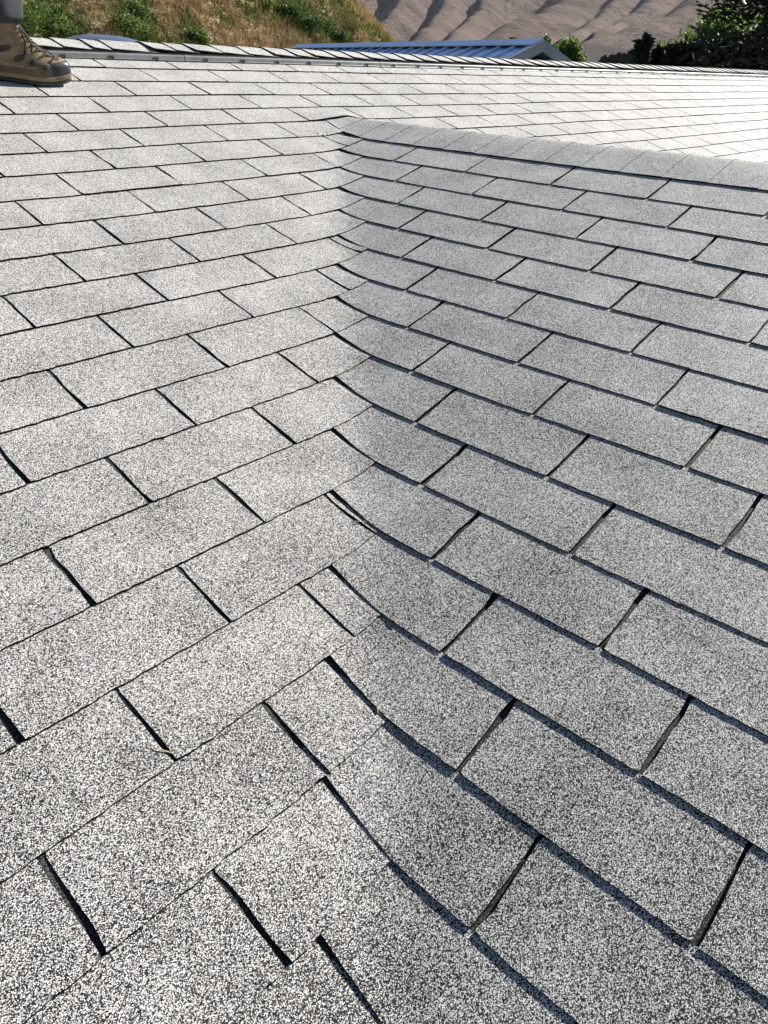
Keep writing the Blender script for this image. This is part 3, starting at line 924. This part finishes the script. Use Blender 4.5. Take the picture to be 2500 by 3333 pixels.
broadleaf(2420, 42, 85, 26.0, 'brightest yellow-green willow-like tree beside the dark spruce', willow, n=9000, size=0.10, drop=0.4)
broadleaf(2530, 85, 60, 23.0, 'yellow-green leafy tree at the right edge below the spruce', willow, n=5000, size=0.10, drop=0.35)
hx = [(2100, 128), (2150, 168), (2195, 158), (2238, 152), (2285, 150), (2330, 150), (2375, 138), (2420, 130), (2465, 125), (2512, 128), (2560, 125), (2620, 120)]
names = ['leftmost dark conifer of the hedge with a forked top', 'second dark conifer from the left end of the hedge', 'third dark conifer from the left end of the hedge', 'fourth dark conifer from the left end of the hedge', 'fifth dark conifer of the hedge below the sunlit trees', 'sixth dark conifer of the hedge below the sunlit trees', 'seventh dark conifer of the hedge below the sunlit trees', 'eighth dark conifer of the hedge below the brightest tree', 'ninth dark conifer of the hedge near the right edge', 'tenth dark conifer of the hedge at the right edge', 'eleventh conifer of the hedge beyond the right edge', 'last conifer of the hedge farthest to the right']
for (px, py), nm in zip(hx, names):
    conifer(px, py, 0.6 if px > 2160 else 0.38, 17.5 + rng.uniform(-0.5, 0.5), nm, dk, n_br=230, group='dark conifer hedge on the right')
conifer(2870, -900, 1.5, 14.0, 'tall dark spruce reaching past the top right corner', dk, n_br=700, f0=0.50, lf=(0.04, 0.09), m=34, sprd=0.07, name='spruce_tree', group='spruce')

# distant field and its windbreak
M_field = plain_mat('irrigated_field', (0.07, 0.12, 0.04), 0.9, noise=0.05, var=0.2, spec=0.05)
a = [at_range(1780, 208, 420), at_range(2160, 212, 420), at_range(2160, 196, 900), at_range(1760, 192, 900)]
fz = np.array(a); fz[:, 2] = [GZ + 1, GZ + 1, CAM[2] + 3.0, CAM[2] + 3.0]
fb = fz.copy(); fb[:, 2] = GZ - 0.5
tag(mesh_obj('field', np.concatenate([fz, fb]), [(0, 1, 2, 3), (4, 7, 6, 5), (0, 4, 5, 1), (1, 5, 6, 2), (2, 6, 7, 3), (3, 7, 4, 0)], M_field), kind='structure')
ORD = 'first second third fourth fifth sixth seventh eighth ninth tenth eleventh twelfth thirteenth fourteenth fifteenth sixteenth'.split()
pal = [(0.018, 0.028, 0.022), (0.026, 0.036, 0.026)]
for i, px in enumerate(np.linspace(1962, 2092, 16)):
    py = 183 - (px - 1962) * 0.11 + rng.normal(0, 2.5)
    tp = at_range(px, py, 640); b = np.array([tp[0], tp[1], GZ]); h = tp[2] - GZ
    t = empty('windbreak_tree', b); tag(t, ORD[i] + ' tree from the left in the tiny dark windbreak below the mountains', 'tree', 'trees of the distant windbreak')
    m = 420; f = rng.random(m); aa = rng.uniform(0, 6.283, m); rad = 3.4 * (1 - f) ** 0.5 * np.sqrt(rng.random(m)) + .1
    p = b + np.stack([rad * np.cos(aa), rad * np.sin(aa), h * (0.15 + .85 * f)], -1)
    u = rng.normal(0, 1, (m, 3)); u /= np.linalg.norm(u, axis=1, keepdims=True); w = np.cross(u, rng.normal(0, 1, (m, 3))); w /= np.linalg.norm(w, axis=1, keepdims=True)
    Q = np.stack([p - u * .9, p - w * .5, p + u * .9, p + w * .5], 1)
    tri_obj('crown', Q, M_conif, t, np.array(pal)[rng.integers(0, 2, m)], origin=b)
    v, f2 = tube([b, b + up * h * 0.8], [0.3, 0.05], 6); mesh_obj('trunk', np.array(v), f2, M_bark, t, origin=b)

# ------------------------------------------------------------------ person standing near the ridge
M_suede = plain_mat('tan_brown_suede', (0.21, 0.15, 0.095), 0.9, noise=55.0, var=0.3)
M_suede2 = plain_mat('dark_brown_leather', (0.12, 0.08, 0.05), 0.8, noise=40.0, var=0.3)
M_meshp = plain_mat('dark_grey_mesh', (0.035, 0.035, 0.038), 0.8, noise=200.0, var=0.4)
M_rubber = plain_mat('worn_black_rubber', (0.028, 0.030, 0.034), 0.38, noise=30.0, var=0.4)
M_midsole = plain_mat('dirty_tan_midsole', (0.20, 0.155, 0.09), 0.85, noise=35.0, var=0.5)
M_lace = plain_mat('brown_lace', (0.035, 0.022, 0.016), 0.8)
M_eye = plain_mat('metal_eyelet', (0.5, 0.5, 0.5), 0.3, metal=0.9)
M_trouser = plain_mat('dark_grey_cotton', (0.032, 0.035, 0.041), 0.9, noise=60.0, var=0.2, bump=0.002)
M_shirt = plain_mat('grey_blue_shirt', (0.12, 0.15, 0.19), 0.9, noise=30.0, var=0.15)
M_skin = plain_mat('skin', (0.42, 0.26, 0.18), 0.55, noise=20.0, var=0.1)
M_hair = plain_mat('brown_hair', (0.05, 0.032, 0.02), 0.7, noise=90.0, var=0.4)

nrm = np.array([0, -SL, 1.0]); nrm /= np.linalg.norm(nrm)
zt = [0.028, 0.045, 0.058, 0.070, 0.082, 0.095, 0.110, 0.125, 0.140, 0.155, 0.180]
xft = [0.301, 0.298, 0.288, 0.262, 0.235, 0.212, 0.193, 0.178, 0.166, 0.158, 0.152]
xbt = [0.002, 0.000, 0.000, 0.002, 0.005, 0.008, 0.012, 0.013, 0.013, 0.010, 0.004]
wt = [0.050, 0.0495, 0.048, 0.045, 0.043, 0.042, 0.041, 0.041, 0.042, 0.043, 0.045]
def boot_pt(z, th, off=0.0):
    xf, xb, w = np.interp(z, zt, xft), np.interp(z, zt, xbt), np.interp(z, zt, wt)
    u = (1 - math.cos(th)) / 2
    x = xb + (xf - xb) * u
    foot = 0.74 + 0.26 * math.exp(-((u - 0.72) / 0.22) ** 2) - 0.05 * math.exp(-((u - 0.4) / 0.12) ** 2)
    k = np.clip((z - 0.06) / 0.05, 0, 1)
    pr = foot * (1 - k) + 0.93 * k
    sy = math.sin(th)
    y = math.copysign(abs(sy) ** 0.62, sy) * w * pr
    rise = 0.012 * max(0.0, (x - 0.22) / 0.08) ** 2 * (1 - k)
    l = math.hypot(x - (xb + xf) / 2, y * 2) + 1e-6
    return np.array([x + off * math.copysign(min(1, abs(x - (xb + xf) / 2) / 0.14) ** 2, x - (xb + xf) / 2), y + off * math.copysign(abs(sy) ** 0.6, sy), z + rise])
def boot_side(x, z, off):
    xf, xb = np.interp(z, zt, xft), np.interp(z, zt, xbt)
    u = min(0.999, max(0.001, (x - xb) / (xf - xb)))
    return boot_pt(z, math.acos(1 - 2 * u), off)
def make_boot(parent, toe_xy, heading):
    f3 = np.array([math.cos(heading), math.sin(heading), SL * math.sin(heading)]); f3 /= np.linalg.norm(f3)
    g3 = np.cross(f3, nrm)
    org = np.array([toe_xy[0], toe_xy[1], SL * toe_xy[1]]) + nrm * 0.004 - f3 * 0.301
    W = lambda p: org + f3 * p[0] + g3 * p[1] + nrm * p[2]
    nth = 40
    ths = [2 * math.pi * i / nth for i in range(nth)]
    # upper
    zs = [0.024] + zt[1:]
    V = [W(boot_pt(z, t)) for z in zs for t in ths]
    F = [q[::-1] for q in grid_faces(len(zs), nth, closed=True)]
    boot = mesh_obj('boot', np.array(V), F, M_suede, parent, smooth=True, origin=org)
    # outsole and midsole
    def ring_solid(name, z0, z1, off, mat):
        V = []
        for z, o_ in ((z0, off - 0.004), (z0 + 0.003, off), (z1 - 0.002, off), (z1, off - 0.003)):
            for t in ths:
                p = boot_pt(0.028, t, o_); x = p[0]
                arch = 0.006 * math.exp(-((x - 0.115) / 0.03) ** 2) if z == z0 and z0 < 0.004 else 0
                V.append(W(np.array([p[0], p[1], p[2] - 0.028 + z + arch])))
        F = [q[::-1] for q in grid_faces(4, nth, closed=True)] + [tuple(range(nth)), tuple(range(4 * nth - 1, 3 * nth - 1, -1))]
        mesh_obj(name, np.array(V), F, mat, boot, smooth=False, origin=org)
    ring_solid('outsole', 0.0, 0.0115, 0.005, M_rubber)
    ring_solid('midsole', 0.0112, 0.026, 0.0055, M_midsole)
    def patch(name, z0, z1, t0, t1, off, mat, nz=5, nt=14, crown=0.0):
        V = []
        for i in range(nz):
            for j in range(nt):
                a = math.sin(math.pi * i / (nz - 1)); b = math.sin(math.pi * j / (nt - 1))
                V.append(W(boot_pt(z0 + (z1 - z0) * i / (nz - 1), t0 + (t1 - t0) * j / (nt - 1), off if 0 < j < nt - 1 and i < nz - 1 else 0.0)))
        mesh_obj(name, np.array(V), [q[::-1] for q in grid_faces(nz, nt)], mat, boot, smooth=True, origin=org)
    patch('toe_cap', 0.026, 0.063, math.pi - 0.92, math.pi + 0.92, 0.0035, M_rubber, nz=7, nt=18)
    patch('rand', 0.026, 0.043, 0.35, math.pi - 0.90, 0.0022, M_suede2)
    patch('rand', 0.026, 0.043, 2 * math.pi - 0.35, math.pi + 0.90, 0.0022, M_suede2)
    patch('heel_counter', 0.026, 0.085, -0.75, 0.75, 0.0022, M_suede2)
    patch('toe_overlay', 0.045, 0.068, math.pi - 1.22, math.pi - 0.80, 0.0018, M_suede2, nt=8)
    for (x0, z0, rx, rz, tl) in [(0.222, 0.052, 0.013, 0.0085, 0.35), (0.188, 0.060, 0.016, 0.009, 0.45), (0.150, 0.068, 0.019, 0.0095, 0.5), (0.098, 0.086, 0.033, 0.0095, 0.30)]:
        for sgn in (1, -1):
            ring, V = 16, []
            for rr in (1.0, 0.75, 0.0):
                for i in range(ring):
                    a = 2 * math.pi * i / ring
                    dx, dz = rx * rr * math.cos(a), rz * rr * math.sin(a)
                    p = boot_side(x0 + dx * math.cos(tl) - dz * math.sin(tl), z0 + dx * math.sin(tl) + dz * math.cos(tl), 0.0004 if rr == 1 else 0.0022)
                    p[1] *= sgn
                    V.append(W(p))
            F = grid_faces(3, ring, closed=True)
            mesh_obj('mesh_panel', np.array(V), F if sgn > 0 else [q[::-1] for q in F], M_meshp, boot, smooth=True, origin=org)
    # tongue, laces, eyelets
    tz = np.linspace(0.066, 0.160, 12)
    V = []
    for z in tz:
        for t in np.linspace(math.pi - 0.42, math.pi + 0.42, 9): V.append(W(boot_pt(z, t, 0.0015)))
    mesh_obj('tongue', np.array(V), [q[::-1] for q in grid_faces(12, 9)], M_lace, boot, smooth=True, origin=org)
    lz = np.linspace(0.070, 0.150, 8)
    for i, z in enumerate(lz[:-1]):
        for sg in (1, -1):
            pts = []
            for u in np.linspace(-1, 1, 7):
                p = boot_pt(z + (lz[1] - lz[0]) * (u + 1) / 2, math.pi + sg * u * 0.55, 0.0045); pts.append(W(p))
            v, f = tube(pts, [0.0022] * 7, 6); mesh_obj('lace', np.array(v), f, M_lace, boot, smooth=True, origin=org)
    for z in lz:
        for sg in (1, -1):
            p = boot_pt(z, math.pi + sg * 0.58, 0.004)
            v, f = tube([W(p), W(p + np.array([0.003, sg * -0.003, 0]))], [0.0035, 0.0035], 8); mesh_obj('eyelet', np.array(v), f, M_eye if z > 0.13 else M_suede2, boot, origin=org)
    # loose lace loop hanging down the near side
    b0 = boot_pt(0.148, math.pi - 0.5, 0.006)
    pts = [b0, b0 + [0.008, 0.010, -0.012], b0 + [0.016, 0.013, -0.035], b0 + [0.013, 0.014, -0.062], b0 + [0.006, 0.012, -0.080]]
    v, f = tube([W(p) for p in pts], [0.0026] * 5, 6); mesh_obj('lace', np.array(v), f, M_lace, boot, smooth=True, origin=org)
    pts = [b0, b0 + [0.020, 0.004, -0.016], b0 + [0.036, 0.006, -0.044], b0 + [0.030, 0.010, -0.060]]
    v, f = tube([W(p) for p in pts], [0.0026] * 4, 6); mesh_obj('lace', np.array(v), f, M_lace, boot, smooth=True, origin=org)
    return W(np.array([0.078, 0.0, 0.13])), f3
person = empty('person', (-1.32, 0.36, SL * 0.36))
tag(person, 'person in dark grey trousers and worn brown hiking boots standing near the ridge', 'person')
HD = math.radians(-16.0)
ank1, fd1 = make_boot(person, (-0.955, 0.262), HD)
ank2, fd2 = make_boot(person, (-1.40, 0.44), math.radians(4.0))
# trousers: two legs and a seat as one cloth surface
hipc = np.array([(ank1[0] + ank2[0]) / 2 - 0.02, (ank1[1] + ank2[1]) / 2, max(ank1[2], ank2[2]) + 0.80])
def leg_loft(ank, hip, rim, seed):
    V, F = [], []
    ts = [0.0, 0.02, 0.05, 0.09, 0.13, 0.18, 0.24, 0.32, 0.42, 0.52, 0.64, 0.76, 0.88, 1.0]
    nth = 24
    for i, t in enumerate(ts):
        c = ank * (1 - t) + hip * t + np.array([0.05, -0.012, 0]) * math.sin(math.pi * min(1, t)) * 0.8
        if t < 0.25: c = c + np.array([0.006, 0, 0]) * math.sin(t * 60)
        r = 0.073 + 0.018 * min(1, t / 0.10) + 0.030 * max(0, t - 0.4)
        for j in range(nth):
            a = 2 * math.pi * j / nth
            fold = 1 + 0.05 * math.sin(3 * a + 9 * t + seed) * math.exp(-((t - 0.12) / 0.12) ** 2) + 0.03 * math.sin(7 * a - 20 * t + seed)
            fold += 0.10 * math.exp(-((a - 5.9) / 0.35) ** 2) * math.exp(-((t - 0.10) / 0.05) ** 2)
            V.append(c + np.array([math.cos(a) * r * fold * 1.04, math.sin(a) * r * fold * 0.94, 0.006 * math.sin(a + 0.5) if t == 0 else 0]))
    F = grid_faces(len(ts), nth, closed=True)
    # turned inner lip of the hem
    n0 = len(V)
    for j in range(nth):
        a = 2 * math.pi * j / nth
        V.append(V[j] * 1.0 + np.array([-math.cos(a) * 0.006, -math.sin(a) * 0.006, 0.012]))
    for j in range(nth): F.append((n0 + j, n0 + (j + 1) % nth, (j + 1) % nth, j))
    return V, F
side_v = np.array([0.02, -0.09, 0.0])
a1, a2 = ank1 + np.array([0.022, 0.0, 0.016]), ank2 + np.array([0.010, 0.0, 0.016])
parts = [leg_loft(a1, hipc + side_v, 0, 1.0), leg_loft(a2, hipc - side_v, 0, 2.6)]
V, F = [], []
nth = 28
for (h, rx, ry) in [(-0.10, 0.105, 0.165), (-0.03, 0.125, 0.185), (0.06, 0.120, 0.178), (0.14, 0.110, 0.160), (0.20, 0.105, 0.150)]:
    for j in range(nth):
        a = 2 * math.pi * j / nth
        V.append(hipc + np.array([rx * math.cos(a), ry * math.sin(a), h]))
F = grid_faces(5, nth, closed=True); F.append(tuple(range(nth - 1, -1, -1)))
parts.append((V, F))
v, f = join_parts(parts)
trousers = mesh_obj('trousers', v, f, M_trouser, person, smooth=True, origin=hipc)
for ank, sd_ in ((a1, 1.0), (a2, 2.6)):      # stitched hem band
    V = []
    for zz in (0.022, 0.026):
        for j in range(24):
            a = 2 * math.pi * j / 24
            V.append(ank + np.array([math.cos(a) * 0.0790, math.sin(a) * 0.0715, zz]))
    mesh_obj('hem_stitch', np.array(V), grid_faces(2, 24, closed=True), plain_mat('grey_stitch', (0.14, 0.145, 0.15), 0.9), trousers, origin=ank)
# shirt
V, F = [], []
for (h, rx, ry) in [(0.12, 0.120, 0.172), (0.25, 0.118, 0.165), (0.38, 0.128, 0.180), (0.48, 0.130, 0.195), (0.54, 0.110, 0.190), (0.585, 0.075, 0.10), (0.61, 0.060, 0.066)]:
    for j in range(nth):
        a = 2 * math.pi * j / nth
        V.append(hipc + np.array([rx * math.cos(a), ry * math.sin(a), h]))
parts = [(V, grid_faces(7, nth, closed=True))]
for sg in (1, -1):
    sh = hipc + np.array([0, sg * 0.17, 0.515]); el = hipc + np.array([-0.03, sg * 0.25, 0.26]); wr = hipc + np.array([0.06, sg * 0.25, 0.05])
    parts.append(tube([sh, (sh + el) / 2, el, (el + wr) / 2, wr], [0.062, 0.056, 0.048, 0.043, 0.038], 12))
v, f = join_parts(parts)
mesh_obj('shirt', v, f, M_shirt, person, smooth=True, origin=hipc)
# body: head, neck, forearms and hands grown as one skinned surface
bv, be, br = [], [], []
def node(p, r, parent_i=None):
    bv.append(tuple(p)); br.append(r)
    if parent_i is not None: be.append((parent_i, len(bv) - 1))
    return len(bv) - 1
pel = node(hipc + [0, 0, 0.1], 0.08); ch_ = node(hipc + [0, 0, 0.45], 0.09, pel)
nk = node(hipc + [0.01, 0, 0.60], 0.052, ch_); hd0 = node(hipc + [0.025, 0, 0.68], 0.065, nk); hd1 = node(hipc + [0.03, 0, 0.77], 0.080, hd0); node(hipc + [0.02, 0, 0.835], 0.058, hd1)
node(hipc + [0.125, 0, 0.735], 0.010, hd1)
for sg in (1, -1):
    s_ = node(hipc + [0, sg * 0.16, 0.51], 0.045, ch_); e_ = node(hipc + [-0.03, sg * 0.25, 0.26], 0.036, s_); w_ = node(hipc + [0.06, sg * 0.25, 0.04], 0.026, e_); p_2 = node(hipc + [0.10, sg * 0.25, -0.04], 0.030, w_)
    for i, (dy, ln) in enumerate([(-0.030, 0.075), (-0.010, 0.088), (0.010, 0.082), (0.030, 0.064)]):
        k1 = node(hipc + [0.125, sg * 0.25 + dy, -0.085], 0.010, p_2); k2 = node(hipc + [0.128, sg * 0.25 + dy, -0.085 - ln * 0.5], 0.009, k1); node(hipc + [0.112, sg * 0.25 + dy, -0.085 - ln], 0.008, k2)
    k1 = node(hipc + [0.12, sg * 0.25 - sg * 0.045, -0.035], 0.011, p_2); node(hipc + [0.145, sg * 0.25 - sg * 0.055, -0.075], 0.009, k1)
me = bpy.data.meshes.new('body'); me.from_pydata([tuple(np.array(q) - hipc) for q in bv], be, []); me.materials.append(M_skin)
bo = bpy.data.objects.new('body', me); col.objects.link(bo); bo.parent = person; bo.location = Vector(hipc) - Vector(person.location)
sm = bo.modifiers.new('skin', 'SKIN'); sm.use_smooth_shade = True
for d_, r in zip(me.skin_vertices[0].data, br): d_.radius = (r, r)
me.skin_vertices[0].data[0].use_root = True
bo.modifiers.new('sub', 'SUBSURF').levels = 1; bo.modifiers['sub'].render_levels = 2
V = []
for i in range(8):
    ph = math.pi * 0.62 * i / 7
    for j in range(20):
        a = 2 * math.pi * j / 20
        V.append(hipc + np.array([0.015 + 0.092 * math.sin(ph) * math.cos(a) - 0.02 * (i / 7), 0.084 * math.sin(ph) * math.sin(a), 0.775 + 0.115 * math.cos(ph) + (0.045 * (i / 7) * max(0, math.cos(a)))]))
mesh_obj('hair', np.array(V), [q[::-1] for q in grid_faces(8, 20, closed=True)], M_hair, person, smooth=True, origin=hipc)
for sg in (1, -1):
    v, f = tube([hipc + [0.102, sg * 0.032, 0.765], hipc + [0.110, sg * 0.032, 0.765]], [0.012, 0.005], 8); mesh_obj('eye', np.array(v), f, M_hair, bo, origin=v[0])

# ------------------------------------------------------------------ bits of straw caught in the joints
M_straw = plain_mat('dry_straw', (0.42, 0.33, 0.18), 0.8, noise=200.0, var=0.3)
def on_slope(px, py, slope):
    d = pix_dir(px, py)
    nn = np.array([0, -SL, 1.0]) if slope == 'L' else np.array([-SR, 0, 1.0])
    t = -(nn @ CAM) / (nn @ d); p = CAM + t * d
    p[2] = float(surf(p[0], p[1])); return p
for px, py, sl_, ln, an, lab in [
        (760, 1965, 'L', 0.016, 0.4, 'short straw caught in the slot above the lower left courses'),
        (1285, 2037, 'R', 0.017, 1.2, 'pale straw stub at the valley beside the narrow cut tab'),
        (1176, 1722, 'L', 0.020, 2.4, 'straw bit in the twin cut at the middle of the valley'),
        (535, 2455, 'L', 0.024, 2.2, 'curved straw in the long black slot at lower left'),
        (1228, 2338, 'L', 0.012, 0.9, 'tiny straw chip on the valley edge near the bottom')]:
    p = on_slope(px, py, sl_); dv = np.array([math.cos(an), math.sin(an), 0.0]) * ln / 2
    pts = []
    for u in (-1, -0.3, 0.4, 1):
        q = p + dv * u; pts.append([q[0], q[1] + 0.001 * u * u, float(surf(q[0], q[1])) + 0.0048 + 0.0008 * u])
    v, f = tube(pts, [0.0006, 0.0009, 0.0008, 0.0005], 5)
    o = mesh_obj('straw', np.array(v), f, M_straw, None, origin=np.mean(v, 0)); tag(o, lab, 'straw', 'straw bits on the roof')
for dx, dy in [(0, 0), (0.018, -0.006), (0.033, -0.010), (0.010, -0.012)]:
    p = on_slope(1040, 441, 'L') + np.array([dx, dy, 0]); p[2] = float(surf(p[0], p[1])) + 0.004
    vv, ff = tube([p - [0, 0, .004], p, p + [0.001, 0, .003]], [0.004, 0.0045, 0.002], 6)
    vv = [np.array(q) + rng.normal(0, 0.0006, 3) for q in vv]
    o = mesh_obj('pebble', np.array(vv), ff, M_fascia, None, origin=p)
    tag(o, 'pale grit pebble lying in the course line left of the gable ridge end', 'pebble', 'grit pebbles by the ridge end')

# ------------------------------------------------------------------ thin valley haze
hv_, hf_ = box_mesh(-60, 7000, -2500, 7000, GZ - 2.0, 900)
M_haze = bpy.data.materials.new('haze'); M_haze.use_nodes = True
hn = M_haze.node_tree
for n_ in list(hn.nodes):
    if n_.type == 'BSDF_PRINCIPLED': hn.nodes.remove(n_)
pv = hn.nodes.new('ShaderNodeVolumePrincipled')
pv.inputs['Color'].default_value = (0.80, 0.86, 1.0, 1)
pv.inputs['Density'].default_value = 1.8e-5
hn.links.new(pv.outputs[0], hn.nodes['Material Output'].inputs['Volume'])
ho = mesh_obj('haze', np.array(hv_), hf_, M_haze); tag(ho, kind='stuff')
